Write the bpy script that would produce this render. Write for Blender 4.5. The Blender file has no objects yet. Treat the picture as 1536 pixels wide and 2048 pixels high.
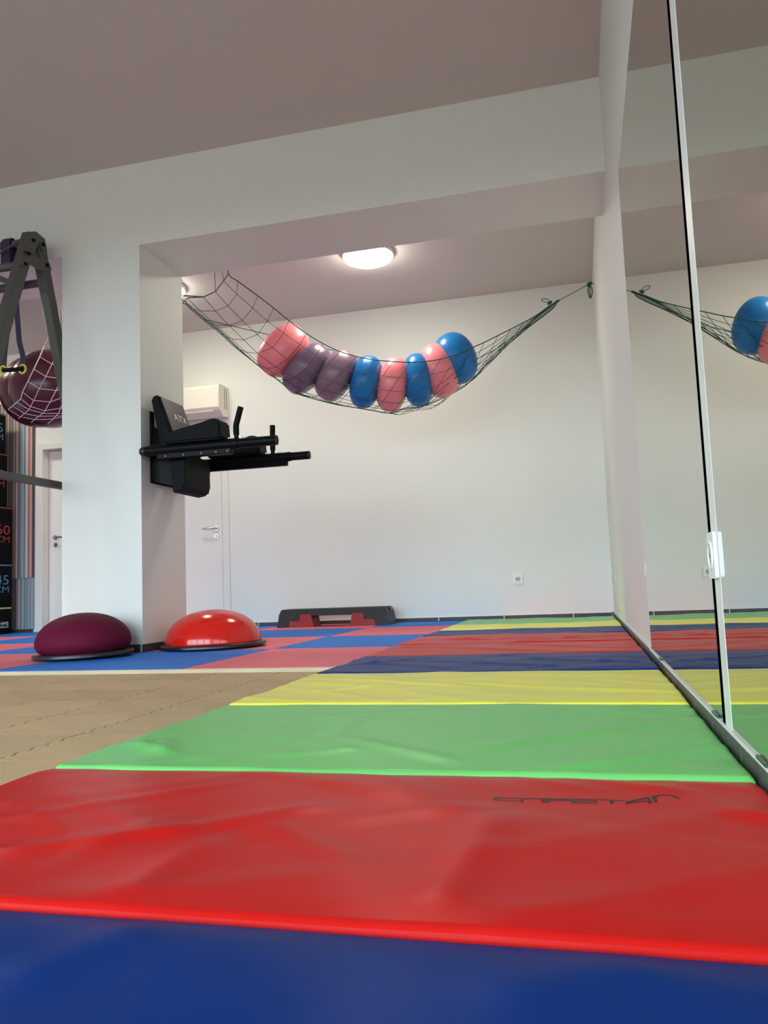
import bpy, bmesh, math, random
from mathutils import Vector, Matrix, noise
random.seed(7)
sc = bpy.context.scene
COL = sc.collection
PI = math.pi

# ------------------------------------------------------------------ camera
FPX = 1569.08
CAM_H = 0.3102
YAW, PITCH, ROLL = math.radians(13.9292), math.radians(5.5118), math.radians(2.2068)
CAM_C = Vector((0, 0, CAM_H))
CF = Vector((-math.sin(YAW)*math.cos(PITCH), math.cos(YAW)*math.cos(PITCH), math.sin(PITCH)))
_R = Vector((math.cos(YAW), math.sin(YAW), 0)); _U = _R.cross(CF)
CR = math.cos(ROLL)*_R - math.sin(ROLL)*_U
CU = math.sin(ROLL)*_R + math.cos(ROLL)*_U
cd = bpy.data.cameras.new('camera'); cam = bpy.data.objects.new('camera', cd); COL.objects.link(cam)
cd.sensor_fit = 'VERTICAL'; cd.sensor_height = 36; cd.lens = 36*FPX/2048; cd.clip_start = 0.02
cam.matrix_world = Matrix(((CR.x, CU.x, -CF.x, 0), (CR.y, CU.y, -CF.y, 0), (CR.z, CU.z, -CF.z, CAM_H), (0, 0, 0, 1)))
sc.camera = cam

# ------------------------------------------------------------------ view, world
sc.view_settings.view_transform = 'Standard'
sc.view_settings.look = 'None'
sc.view_settings.gamma = 1.0
sc.view_settings.use_curve_mapping = False
sc.view_settings.exposure = 1.15
sc.cycles.use_denoising = True
sc.cycles.max_bounces = 12; sc.cycles.diffuse_bounces = 8; sc.cycles.glossy_bounces = 6
sc.cycles.sample_clamp_indirect = 8

SKY_STRENGTH = 5.0
w = bpy.data.worlds.new('world'); sc.world = w; w.use_nodes = True
nt = w.node_tree; nt.nodes.clear()
wo = nt.nodes.new('ShaderNodeOutputWorld'); bg = nt.nodes.new('ShaderNodeBackground')
tc = nt.nodes.new('ShaderNodeTexCoord'); sp = nt.nodes.new('ShaderNodeSeparateXYZ'); cr = nt.nodes.new('ShaderNodeValToRGB')
nt.links.new(tc.outputs['Generated'], sp.inputs[0]); nt.links.new(sp.outputs['Z'], cr.inputs[0])
nt.links.new(cr.outputs[0], bg.inputs[0]); nt.links.new(bg.outputs[0], wo.inputs[0])
cr.color_ramp.elements[0].position = 0.0; cr.color_ramp.elements[0].color = (0.13, 0.13, 0.13, 1)   # street
cr.color_ramp.elements[1].position = 0.03; cr.color_ramp.elements[1].color = (0.74, 0.90, 1.0, 1)   # overcast sky
bg.inputs[1].default_value = SKY_STRENGTH

# room dimensions (metres)
XW, YB, ZC2, YF, YR, ZB, ZC1 = 0.2413, 6.854, 2.887, 4.0125, 4.524, 2.391, 2.903
XC0, XC1, YK, XMAT, XT = -2.9537, -2.4282, 3.078, -0.92, -1.6746
XL, Y0 = -7.2, -2.2          # left wall, front (window) wall
ZFOAM = -0.018               # top of the brown foam tiles
ZSLAB = -0.034

# window openings of the front wall: x0, x1, z0, z1
WINS = [(-6.9, -5.3, 0.12, 2.68), (-5.1, -3.5, 0.12, 2.68), (-3.3, -1.7, 0.12, 2.68), (-1.5, 0.1, 0.12, 2.68)]
for (a, b, c, d) in WINS:     # portals: only guide the sampling of the daylight through the panes
    ld = bpy.data.lights.new('window_portal', 'AREA'); ld.shape = 'RECTANGLE'; ld.size = b-a; ld.size_y = d-c
    ld.cycles.is_portal = True
    lo = bpy.data.objects.new('window_portal', ld); COL.objects.link(lo)
    lo.location = ((a+b)/2, Y0-0.12, (c+d)/2); lo.rotation_euler = (PI/2, 0, 0)   # shines towards +y

# ------------------------------------------------------------------ helpers
def ray(x, y):
    return CF + CR*((x-768)/FPX) - CU*((y-1024)/FPX)
def atY(x, y, Y): d = ray(x, y); return CAM_C + d*(Y/d.y)
def atX(x, y, X): d = ray(x, y); return CAM_C + d*(X/d.x)
def atZ(x, y, Z): d = ray(x, y); return CAM_C + d*((Z-CAM_H)/d.z)

def mat(name, col, rough=0.5, metal=0.0, bump=0.0, bscale=80.0, var=0.0, vscale=4.0, coat=0.0, emit=None, estr=0.0, spec=0.5):
    m = bpy.data.materials.new(name); m.use_nodes = True; nt = m.node_tree
    b = nt.nodes['Principled BSDF']
    b.inputs['Base Color'].default_value = (*col, 1); b.inputs['Roughness'].default_value = rough
    b.inputs['Metallic'].default_value = metal; b.inputs['Coat Weight'].default_value = coat
    b.inputs['Specular IOR Level'].default_value = spec
    t = nt.nodes.new('ShaderNodeTexCoord')
    if var > 0:
        n = nt.nodes.new('ShaderNodeTexNoise'); n.inputs['Scale'].default_value = vscale; n.inputs['Detail'].default_value = 4
        r = nt.nodes.new('ShaderNodeValToRGB')
        r.color_ramp.elements[0].position = 0.3; r.color_ramp.elements[1].position = 0.7
        r.color_ramp.elements[0].color = (*[c*(1-var) for c in col], 1); r.color_ramp.elements[1].color = (*[min(1, c*(1+var)) for c in col], 1)
        nt.links.new(t.outputs['Object'], n.inputs['Vector']); nt.links.new(n.outputs[0], r.inputs[0]); nt.links.new(r.outputs[0], b.inputs['Base Color'])
    if bump > 0:
        n2 = nt.nodes.new('ShaderNodeTexNoise'); n2.inputs['Scale'].default_value = bscale; n2.inputs['Detail'].default_value = 3
        bp = nt.nodes.new('ShaderNodeBump'); bp.inputs['Strength'].default_value = bump; bp.inputs['Distance'].default_value = 0.01
        nt.links.new(t.outputs['Object'], n2.inputs['Vector']); nt.links.new(n2.outputs[0], bp.inputs['Height']); nt.links.new(bp.outputs[0], b.inputs['Normal'])
    if emit:
        b.inputs['Emission Color'].default_value = (*emit, 1); b.inputs['Emission Strength'].default_value = estr
    return m

M = {}
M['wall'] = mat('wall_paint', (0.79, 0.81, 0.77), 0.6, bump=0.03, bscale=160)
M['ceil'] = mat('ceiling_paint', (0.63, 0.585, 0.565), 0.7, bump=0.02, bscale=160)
M['slab'] = mat('concrete_slab_seam_shade', (0.02, 0.016, 0.013), 0.9)  # near-black: shade in the foam tile seams is put into this colour
M['foam'] = mat('brown_foam', (0.62, 0.43, 0.25), 0.85, spec=0.2, bump=0.10, bscale=220, var=0.07, vscale=9)
M['tat_r'] = mat('red_tatami', (0.88, 0.18, 0.23), 0.65, spec=0.3, bump=0.2, bscale=300, var=0.05, vscale=6)
M['tat_b'] = mat('blue_tatami', (0.02, 0.19, 0.70), 0.65, spec=0.3, bump=0.2, bscale=300, var=0.05, vscale=6)
M['kerb'] = mat('beige_edge_strip', (0.56, 0.46, 0.30), 0.55, var=0.06, vscale=7)
M['skirt'] = mat('grey_skirting_tile', (0.085, 0.082, 0.075), 0.45, var=0.25, vscale=25)
M['skirt_dark'] = mat('dark_skirting_tile', (0.045, 0.045, 0.042), 0.5, var=0.25, vscale=25)
M['grout'] = mat('white_grout', (0.8, 0.8, 0.78), 0.7)
M['white'] = mat('white_plastic', (0.82, 0.82, 0.80), 0.35)
M['door'] = mat('white_door_lacquer', (0.78, 0.77, 0.73), 0.4, var=0.02, vscale=3)
M['acw'] = mat('cream_plastic', (0.83, 0.80, 0.70), 0.4)
M['dark'] = mat('dark_slot', (0.02, 0.02, 0.02), 0.6)
M['chrome'] = mat('brushed_steel', (0.62, 0.61, 0.58), 0.28, 1.0)
M['mirror'] = mat('mirror_silver', (0.64, 0.65, 0.57), 0.0, 1.0)
M['mirror_edge'] = mat('black_mirror_edge', (0.001, 0.0012, 0.001), 0.95, spec=0.0)
M['gap_reflection'] = mat('dark_green_gap_reflection', (0.01, 0.07, 0.045), 0.25)  # colour imitates the reflection of the gap below the mirrors
M['v_red'] = mat('red_vinyl', (0.60, 0.012, 0.010), 0.32, bump=0.02, bscale=500, spec=0.06)
M['v_blue'] = mat('blue_vinyl', (0.004, 0.034, 0.20), 0.34, bump=0.02, bscale=500, spec=0.03)
M['v_green'] = mat('green_vinyl', (0.17, 0.60, 0.15), 0.32, bump=0.03, bscale=500, spec=0.16)
M['v_yellow'] = mat('yellow_vinyl', (0.92, 0.85, 0.10), 0.32, bump=0.03, bscale=500, spec=0.16)
M['ink'] = mat('black_print', (0.015, 0.012, 0.012), 0.5)
M['maroon'] = mat('maroon_rubber', (0.12, 0.008, 0.030), 0.6, spec=0.08)
M['base'] = mat('black_base_plastic', (0.012, 0.013, 0.016), 0.35)
M['redball'] = mat('red_glossy_rubber', (0.70, 0.014, 0.008), 0.16, coat=0.15)
M['black'] = mat('black_steel', (0.004, 0.0045, 0.005), 0.42, spec=0.12)
M['pad'] = mat('black_leatherette', (0.004, 0.005, 0.0055), 0.5, spec=0.10, bump=0.1, bscale=400)
M['padface'] = mat('charcoal_leatherette', (0.022, 0.022, 0.021), 0.42, bump=0.1, bscale=400)
M['print_w'] = mat('white_print', (0.75, 0.75, 0.74), 0.5)
M['b_pink'] = mat('pink_ball_vinyl', (0.95, 0.27, 0.32), 0.30, bump=0.05, bscale=14)
M['b_purple'] = mat('purple_ball_vinyl', (0.21, 0.125, 0.21), 0.30, bump=0.10, bscale=18)
M['b_mauve'] = mat('mauve_ball_vinyl', (0.29, 0.17, 0.24), 0.30, bump=0.10, bscale=18)
M['b_blue'] = mat('blue_ball_vinyl', (0.012, 0.18, 0.52), 0.28, spec=0.35, bump=0.05, bscale=14)
M['b_maroon'] = mat('maroon_ball_vinyl', (0.085, 0.010, 0.030), 0.25)
M['net_g'] = mat('green_net_cord', (0.008, 0.085, 0.062), 0.6)
M['net_w'] = mat('white_net_cord', (0.72, 0.66, 0.66), 0.6)
M['rig'] = mat('grey_rig_steel', (0.085, 0.085, 0.078), 0.40, 0.15)
M['strap'] = mat('purple_webbing', (0.035, 0.022, 0.075), 0.7, bump=0.2, bscale=600)
M['yellow'] = mat('yellow_plastic', (0.75, 0.68, 0.03), 0.4)
M['plyo'] = mat('black_box_vinyl', (0.004, 0.004, 0.005), 0.6, spec=0.08)
M['p_blue'] = mat('blue_print', (0.07, 0.19, 0.31), 0.5)
M['p_red'] = mat('red_print', (0.30, 0.030, 0.028), 0.5)
M['p_yel'] = mat('yellow_print', (0.65, 0.55, 0.12), 0.5)
M['step_k'] = mat('black_step_plastic', (0.016, 0.018, 0.02), 0.5, bump=0.2, bscale=200)
M['step_r'] = mat('red_step_plastic', (0.30, 0.012, 0.022), 0.45)
M['lamp'] = mat('lamp_diffuser', (0.9, 0.9, 0.88), 0.4, emit=(0.98, 0.96, 0.80), estr=24.0)
M['well'] = mat('socket_well_shade', (0.42, 0.42, 0.40), 0.5)  # shade of the socket recess painted as a flat grey
M['frame'] = mat('window_frame_white', (0.8, 0.8, 0.8), 0.4)

_nt = M['foam'].node_tree; _b = _nt.nodes['Principled BSDF']; _src = _b.inputs['Base Color'].links[0].from_socket
_oi = _nt.nodes.new('ShaderNodeObjectInfo'); _mr = _nt.nodes.new('ShaderNodeMapRange'); _mr.inputs['To Min'].default_value = 0.90; _mr.inputs['To Max'].default_value = 1.06
_hs = _nt.nodes.new('ShaderNodeHueSaturation'); _nt.links.new(_oi.outputs['Random'], _mr.inputs['Value']); _nt.links.new(_mr.outputs[0], _hs.inputs['Value'])
_nt.links.new(_src, _hs.inputs['Color']); _nt.links.new(_hs.outputs[0], _b.inputs['Base Color'])

for _k, _r in (('b_pink', (0.20, 0.05, 0.06)), ('b_purple', (0.06, 0.04, 0.06)), ('b_mauve', (0.07, 0.04, 0.06))):   # thin inflated skin lets lamp light through
    _q = M[_k].node_tree.nodes['Principled BSDF']; _q.inputs['Subsurface Weight'].default_value = 0.45; _q.inputs['Subsurface Radius'].default_value = _r; _q.inputs['Subsurface Scale'].default_value = 1.0

def stripes(name, seed, seam_dark):
    """vertical multicoloured stripes (flat print), colour picked per stripe from the object's own x"""
    m = bpy.data.materials.new(name); m.use_nodes = True; nt = m.node_tree; b = nt.nodes['Principled BSDF']
    b.inputs['Roughness'].default_value = 0.6
    t = nt.nodes.new('ShaderNodeTexCoord'); s = nt.nodes.new('ShaderNodeSeparateXYZ'); nt.links.new(t.outputs['Object'], s.inputs[0])
    mp = nt.nodes.new('ShaderNodeMapRange'); mp.inputs['From Min'].default_value = 0; mp.inputs['From Max'].default_value = 0.418
    nt.links.new(s.outputs['X'], mp.inputs['Value'])
    r = nt.nodes.new('ShaderNodeValToRGB'); r.color_ramp.interpolation = 'CONSTANT'; nt.links.new(mp.outputs[0], r.inputs[0])
    fl = nt.nodes.new('ShaderNodeMath'); fl.operation = 'MULTIPLY'; fl.inputs[1].default_value = 190.0 + seed
    f2 = nt.nodes.new('ShaderNodeMath'); f2.operation = 'FLOOR'; wn_ = nt.nodes.new('ShaderNodeTexWhiteNoise'); wn_.noise_dimensions = '1D'
    nt.links.new(s.outputs['X'], fl.inputs[0]); nt.links.new(fl.outputs[0], f2.inputs[0]); nt.links.new(f2.outputs[0], wn_.inputs['W'])
    mx = nt.nodes.new('ShaderNodeMix'); mx.data_type = 'RGBA'; mx.blend_type = 'MIX'; mx.inputs[7].default_value = (0.42, 0.43, 0.43, 1)
    m2_ = nt.nodes.new('ShaderNodeMath'); m2_.operation = 'MULTIPLY'; m2_.inputs[1].default_value = 0.45; nt.links.new(wn_.outputs['Value'], m2_.inputs[0])
    nt.links.new(m2_.outputs[0], mx.inputs[0]); nt.links.new(r.outputs[0], mx.inputs[6]); nt.links.new(mx.outputs[2], b.inputs['Base Color'])
    pal_up = ['8a7f7a', '5c2f2e', 'b8b0a8', '6b2a22', '9b948c', '9c9088', '6b3a2a', 'c9b8b0', '4a1f22', '8f857c', '54201f', '857c74', 'a89c90', 'a4552f', 'c8bcae', '6e6a78', '3a2352', '6f7f96', '7d97a6', 'a9aca8', '5a6b70', 'a3b3b6', 'd2cfd0', '93444a', 'c9673f', 'd9a28a', '4a1838']
    pal_dn = ['6f6864', '4a4240', '7d7672', '5c221c', '837a72', '6a6460', '70615a', '8a8680', '51202a', '5e5a5a', '6f2620', '6e6458', '5a585c', '431a38', '8f4a46', '5f6f7c', 'a8b2b8', '52606a', '7f929c', 'a2aeb4', '5a6c78', '8494a0', '64788a', '9aa8b0', '5a6a80', '7a8c9a', '98a4aa']
    pal = pal_up if not seam_dark else pal_dn
    el = r.color_ramp.elements
    n = len(pal)
    for i, h in enumerate(pal):
        c = [((int(h[k:k+2], 16)/255)**2.2)*0.95 for k in (0, 2, 4)]
        if i < 2: e = el[i]; e.position = i/n
        else: e = el.new(i/n)
        e.color = (*c, 1)
    return m
M['str_up'] = stripes('striped_print_upper', 3, False)
M['str_dn'] = stripes('striped_print_lower', 4, True)

ORG = {}
def link(name, me, mats, parent=None, origin=None, smooth=False, auto=None):
    """mesh given in world coordinates -> one object, child of parent or standing at origin"""
    org = ORG[parent.name] if parent else Vector(origin) if origin is not None else Vector((0, 0, 0))
    me.transform(Matrix.Translation(-org))
    for m in (mats if isinstance(mats, (list, tuple)) else [mats]): me.materials.append(M[m] if isinstance(m, str) else m)
    if smooth:
        for p in me.polygons: p.use_smooth = True
        if auto is not None: me.set_sharp_from_angle(angle=math.radians(auto))
    o = bpy.data.objects.new(name, me); COL.objects.link(o)
    if parent: o.parent = parent
    else: o.location = org
    ORG[o.name] = org
    return o
def ob(name, bm, mats, parent=None, origin=None, smooth=False, auto=None):
    bmesh.ops.recalc_face_normals(bm, faces=bm.faces)
    me = bpy.data.meshes.new(name); bm.to_mesh(me); bm.free()
    return link(name, me, mats, parent, origin, smooth, auto)
def tag(o, label, cat, group=None):
    o['label'] = label; o['category'] = cat
    if group: o['group'] = group
    return o
def thing(name, label, cat, loc, group=None):
    o = bpy.data.objects.new(name, None); COL.objects.link(o); o.location = loc; o.empty_display_size = 0.05
    ORG[o.name] = Vector(loc)
    return tag(o, label, cat, group)
def struct(o): o['kind'] = 'structure'; return o

def BM(): return bmesh.new()
def box(bm, lo, hi, bev=0.0, seg=2, mi=0):
    r = bmesh.ops.create_cube(bm, size=1.0)
    vs = r['verts']
    for v in vs:
        v.co = Vector([lo[k] + (v.co[k]+0.5)*(hi[k]-lo[k]) for k in range(3)])
    fs = set(f for v in vs for f in v.link_faces)
    for f in fs: f.material_index = mi
    if bev > 0:
        es = list(set(e for v in vs for e in v.link_edges))
        r = bmesh.ops.bevel(bm, geom=es, offset=bev, segments=seg, affect='EDGES', profile=0.5)
        for f in r['faces']: f.material_index = mi
    return bm
def prism(bm, poly, vec, mi=0):
    """closed polygon of 3-D points extruded by vec"""
    vec = Vector(vec); a = [bm.verts.new(Vector(p)) for p in poly]; b = [bm.verts.new(Vector(p)+vec) for p in poly]
    n = len(a); fs = [bm.faces.new(a), bm.faces.new(b[::-1])]
    for i in range(n): fs.append(bm.faces.new((a[i], a[(i+1) % n], b[(i+1) % n], b[i])))
    for f in fs: f.material_index = mi
    return bm
def frames(pts):
    pts = [Vector(p) for p in pts]; n = len(pts); T = []
    for i in range(n):
        d = pts[min(i+1, n-1)] - pts[max(i-1, 0)]
        T.append(d.normalized() if d.length > 1e-9 else Vector((0, 0, 1)))
    up = Vector((0, 0, 1)) if abs(T[0].z) < 0.9 else Vector((1, 0, 0))
    N = [(up - T[0]*up.dot(T[0])).normalized()]
    for i in range(1, n):
        v = N[-1] - T[i]*N[-1].dot(T[i]); N.append(v.normalized() if v.length > 1e-6 else N[-1])
    return pts, T, N
def tube(bm, pts, r, seg=8, cap=True, closed=False, mi=0):
    if closed: pts = list(pts) + [pts[0]]
    pts, T, N = frames(pts); rs = r if isinstance(r, (list, tuple)) else [r]*len(pts); rings = []
    for p, t, n, rr in zip(pts, T, N, rs):
        b = t.cross(n)
        rings.append([bm.verts.new(p + (n*math.cos(2*PI*k/seg) + b*math.sin(2*PI*k/seg))*rr) for k in range(seg)])
    for a, b in zip(rings, rings[1:]):
        for k in range(seg): bm.faces.new((a[k], a[(k+1) % seg], b[(k+1) % seg], b[k])).material_index = mi
    if cap:
        bm.faces.new(rings[0][::-1]).material_index = mi; bm.faces.new(rings[-1]).material_index = mi
    return bm
def bar(bm, a, b, w, h, side=(1, 0, 0)):
    """rectangular bar from a to b; w along side, h across"""
    a, b, s = Vector(a), Vector(b), Vector(side).normalized(); t = (b-a).normalized(); s = (s - t*s.dot(t)).normalized(); u = t.cross(s)
    q = [s*w/2+u*h/2, -s*w/2+u*h/2, -s*w/2-u*h/2, s*w/2-u*h/2]
    return prism(bm, [a+k for k in q], b-a)
def ribbon(bm, pts, wdir, w, th, mi=0):
    """flat strap along pts, width w along wdir, thickness th"""
    pts, T, N = frames(pts); prev = None
    for i, (p, t) in enumerate(zip(pts, T)):
        wd = Vector(wdir[i] if isinstance(wdir, list) else wdir); wd = (wd - t*wd.dot(t)).normalized(); n = t.cross(wd)
        ring = [bm.verts.new(p + wd*w/2*sx + n*th/2*sy) for sx, sy in ((1, 1), (-1, 1), (-1, -1), (1, -1))]
        if prev:
            for k in range(4): bm.faces.new((prev[k], prev[(k+1) % 4], ring[(k+1) % 4], ring[k])).material_index = mi
        else: bm.faces.new(ring[::-1])
        prev = ring
    bm.faces.new(prev)
    return bm
def lathe(bm, prof, c, seg=48, mi=0, rot=None):
    """profile (r,z) from bottom to top round a vertical axis at c"""
    c = Vector(c); rings = []
    for r, z in prof:
        if r < 1e-6: q = [Vector((0, 0, z))]
        else: q = [Vector((r*math.cos(2*PI*k/seg), r*math.sin(2*PI*k/seg), z)) for k in range(seg)]
        rings.append([bm.verts.new(c + (rot @ v if rot else v)) for v in q])
    for a, b in zip(rings, rings[1:]):
        if len(a) == 1 and len(b) == 1: continue
        for k in range(seg):
            k2 = (k+1) % seg
            if len(a) == 1: f = bm.faces.new((a[0], b[k2], b[k]))
            elif len(b) == 1: f = bm.faces.new((a[k], a[k2], b[0]))
            else: f = bm.faces.new((a[k], a[k2], b[k2], b[k]))
            f.material_index = mi
    if len(rings[0]) > 1: bm.faces.new(rings[0][::-1]).material_index = mi
    if len(rings[-1]) > 1: bm.faces.new(rings[-1]).material_index = mi
    return bm
def catmull(pts, n=6):
    pts = [Vector(p) for p in pts]; P = [pts[0]*2-pts[1]] + pts + [pts[-1]*2-pts[-2]]; out = []
    for i in range(1, len(P)-2):
        for k in range(n):
            t = k/n; a, b, c, d = P[i-1], P[i], P[i+1], P[i+2]
            out.append(0.5*((2*b) + (c-a)*t + (2*a-5*b+4*c-d)*t*t + (3*b-a-3*c+d)*t**3))
    out.append(pts[-1]); return out
def text_part(name, body, size, x, y, z, mname, parent, align='RIGHT', ext=0.0008, xform=None, sx=1.0):
    """flat lettering standing in the x-z plane facing -y (or placed by xform) as a mesh"""
    cu = bpy.data.curves.new('lettering', 'FONT'); cu.body = body; cu.size = size; cu.align_x = align; cu.extrude = ext; cu.resolution_u = 3
    o = bpy.data.objects.new('lettering', cu); COL.objects.link(o)
    bpy.context.view_layer.update()
    me = bpy.data.meshes.new_from_object(o.evaluated_get(bpy.context.evaluated_depsgraph_get()))
    bpy.data.objects.remove(o); bpy.data.curves.remove(cu)
    mt = xform if xform else Matrix.Translation((x, y, z)) @ Matrix.Rotation(PI/2, 4, 'X') @ Matrix.Diagonal((sx, 1, 1, 1))
    me.transform(mt); me.materials.clear()
    return link(name, me, mname, parent)

# ------------------------------------------------------------------ shell
bm = BM(); box(bm, (XL-0.2, Y0-0.2, -0.25), (XW+0.3, YB+0.4, ZSLAB))
floor = struct(ob('floor', bm, 'slab', origin=(0, 0, ZSLAB)))

# brown interlocking foam tiles (30 cm puzzle tiles): every tile shares one mesh
S = 0.28
def tile_mesh():
    amp, gap = 0.0065, 0.0028
    W = []
    for k in range(4):            # four dovetail teeth between plain corners
        a = 0.10 + 0.2*k
        W += [(a+0.02, 0), (a+0.04, amp), (a+0.10, amp), (a+0.12, 0), (a+0.13, -amp*0.7), (a+0.19, -amp*0.7)]
    W += [(0.92, 0)]
    lo, hi = gap, S-gap; yl, yh = 0.0003, S-0.0003
    L_ = lambda t: lo+t*(hi-lo)
    good = [(lo, yl)] + [(L_(t), yl+a) for t, a in W] + [(hi, yl)] + [(hi+a, L_(t)) for t, a in W] + [(hi, yh)] + [(L_(t), yh+a) for t, a in reversed(W)] + [(lo, yh)] + [(lo+a, L_(t)) for t, a in reversed(W)]
    bm = BM(); prism(bm, [(x, y, 0) for x, y in good], (0, 0, ZFOAM-ZSLAB))
    bmesh.ops.recalc_face_normals(bm, faces=bm.faces)
    me = bpy.data.meshes.new('foam_tile'); bm.to_mesh(me); bm.free(); me.materials.append(M['foam']); return me
tm = tile_mesh()
def put_tile(me, x, y, z, sx=1, sy=1, name='foam_tile'):
    o = bpy.data.objects.new(name, me); COL.objects.link(o); o.parent = floor; o.location = Vector((x, y, z)) - ORG[floor.name]; o.scale = (sx, sy, 1); return o
X_SEAM, Y_SEAM = -1.215, 1.43
ny = 0
for j in range(-4, 6):
    y = Y_SEAM + j*S
    sy = 1.0 if y+S <= YK-0.012 else (YK-0.012-y)/S
    if sy < 0.15: continue
    for i in range(-13, 2):
        put_tile(tm, X_SEAM+i*S, y, ZSLAB, 1, sy)

# red and blue tatami squares of the rear room
def slab_mesh(name, sx, sy, h, mname):
    bm = BM(); g = 0.0012; box(bm, (g, g, 0), (sx-g, sy-g, h), 0.003, 1)
    bmesh.ops.recalc_face_normals(bm, faces=bm.faces)
    me = bpy.data.meshes.new(name); bm.to_mesh(me); bm.free(); me.materials.append(M[mname]); return me
cache = {}
for i in range(-6, 2):
    for j in range(0, 4):
        x0, y0 = XT+i, YK+j
        x0c = max(x0, XL+0.001); x1, y1 = min(x0+1, XW-0.001), min(y0+1, YB-0.001)
        c = 'tat_b' if (i+j) % 2 == 1 else 'tat_r'
        key = (round(x1-x0c, 3), round(y1-y0, 3), c)
        if key not in cache: cache[key] = slab_mesh('tatami_tile', x1-x0c, y1-y0, -ZSLAB, c)
        put_tile(cache[key], x0c, y0, ZSLAB, name='tatami_tile')
bm = BM(); box(bm, (XL+0.01, YK-0.011, ZSLAB), (XMAT+0.3, YK-0.0005, -0.0015), 0.002, 1)
k = struct(ob('trim_1', bm, 'kerb', origin=(0, YK, ZSLAB)))

# ceilings, walls, beam, column
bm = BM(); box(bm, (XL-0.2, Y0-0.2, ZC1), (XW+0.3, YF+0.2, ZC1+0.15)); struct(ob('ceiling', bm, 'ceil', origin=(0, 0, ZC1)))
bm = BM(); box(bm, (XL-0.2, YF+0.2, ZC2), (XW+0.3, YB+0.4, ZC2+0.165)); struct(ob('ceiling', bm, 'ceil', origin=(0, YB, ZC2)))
bm = BM(); box(bm, (XW, Y0-0.2, -0.25), (XW+0.2, YB+0.4, ZC1+0.1)); struct(ob('wall_right', bm, 'wall', origin=(XW, 0, 0)))
bm = BM(); box(bm, (XL-0.2, Y0-0.2, -0.25), (XL, YB+0.4, ZC1+0.1)); struct(ob('wall_left', bm, 'wall', origin=(XL, 0, 0)))
bm = BM(); box(bm, (XL, YF, ZB), (XW, YR, ZC1+0.05)); struct(ob('beam', bm, 'wall', origin=(0, YF, ZB)))
bm = BM(); box(bm, (XC0, YF, 0.0), (XC1, YR, ZB-0.0002)); column = struct(ob('column', bm, 'wall', origin=((XC0+XC1)/2, YF, 0)))
# back wall with the recess of the left-hand door
D2 = (-5.285, -4.42, 1.865)    # opening x0, x1, head
bm = BM()
for lo, hi in (((XL, YB, -0.25), (D2[0], YB+0.2, ZC2+0.1)), ((D2[1], YB, -0.25), (XW, YB+0.2, ZC2+0.1)), ((D2[0], YB, D2[2]), (D2[1], YB+0.2, ZC2+0.1)), ((D2[0], YB+0.14, -0.25), (D2[1], YB+0.2, D2[2]))):
    box(bm, lo, hi)
struct(ob('wall_back', bm, 'wall', origin=(0, YB, 0)))
# front wall behind the camera with four tall windows
bm = BM()
xs = [XL] + [v for wn in WINS for v in wn[:2]] + [XW]
for i in range(0, len(xs), 2): box(bm, (xs[i], Y0-0.2, -0.25), (xs[i+1], Y0, ZC1+0.1))
for (a, b, c, d) in WINS:
    box(bm, (a, Y0-0.2, -0.25), (b, Y0, c)); box(bm, (a, Y0-0.2, d), (b, Y0, ZC1+0.1))
struct(ob('wall_front', bm, 'wall', origin=(0, Y0, 0)))
for i, (a, b, c, d) in enumerate(WINS):
    bm = BM(); f = 0.05; y0, y1 = Y0-0.11, Y0-0.04
    box(bm, (a, y0, c), (a+f, y1, d)); box(bm, (b-f, y0, c), (b, y1, d)); box(bm, (a+f, y0, c), (b-f, y1, c+f)); box(bm, (a+f, y0, d-f), (b-f, y1, d)); box(bm, ((a+b)/2-0.03, y0, c+f), ((a+b)/2+0.03, y1, d-f))
    struct(ob('window_%d' % (i+1), bm, 'frame', origin=((a+b)/2, Y0, c)))

# skirting: tiles with light joints
def skirting(name, a, b, axis, face, zt, z0, joints, th, mname, out):
    """axis 0: runs in x on y=face; axis 1: runs in y on x=face; out = sign of the outward direction"""
    o = bpy.data.objects.new(name, None); COL.objects.link(o)
    org = (a, face, z0) if axis == 0 else (face, a, z0)
    o.location = org; ORG[o.name] = Vector(org); struct(o)
    cuts = [a] + [j for j in joints if a < j < b] + [b]
    g = 0.0035
    for i, (p, q) in enumerate(zip(cuts, cuts[1:])):
        bm = BM(); lo, hi = sorted((face, face+out*th))
        if axis == 0: box(bm, (p+g, lo, z0), (q-g, hi, zt), 0.002, 1)
        else: box(bm, (lo, p+g, z0), (hi, q-g, zt), 0.002, 1)
        ob('skirting_tile', bm, mname, parent=o)
        if i:
            bm = BM(); lo, hi = sorted((face, face+out*(th-0.002)))
            if axis == 0: box(bm, (p-g, lo, z0), (p+g, hi, zt-0.002))
            else: box(bm, (lo, p-g, z0), (hi, p+g, zt-0.002))
            ob('grout_joint', bm, 'grout', parent=o)
    return o
skirting('baseboard_back', -3.20, XW-0.016, 0, YB, 0.032, 0.001, [-2.94, -2.38, -1.81, -1.24, -0.67, -0.09], 0.012, 'skirt_dark', -1)
skirting('baseboard_back', XL+0.001, -5.37, 0, YB, 0.032, 0.001, [-6.6, -6.0], 0.012, 'skirt_dark', -1)
skirting('baseboard_right', YF-0.9, YB-0.001, 1, XW, 0.040, 0.001, [3.5, 4.1, 4.7, 5.3, 5.9, 6.5], 0.014, 'skirt', -1)
skirting('baseboard_right', Y0+0.02, YF-0.91, 1, XW, 0.042, ZFOAM+0.002, [0.2, 0.8, 1.365, 1.648, 2.2, 2.74], 0.015, 'skirt', -1)
skirting('baseboard_front', XC0-0.008, XC1+0.008, 0, YF, 0.045, 0.001, [XC1-0.005], 0.009, 'skirt_dark', -1)
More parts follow.
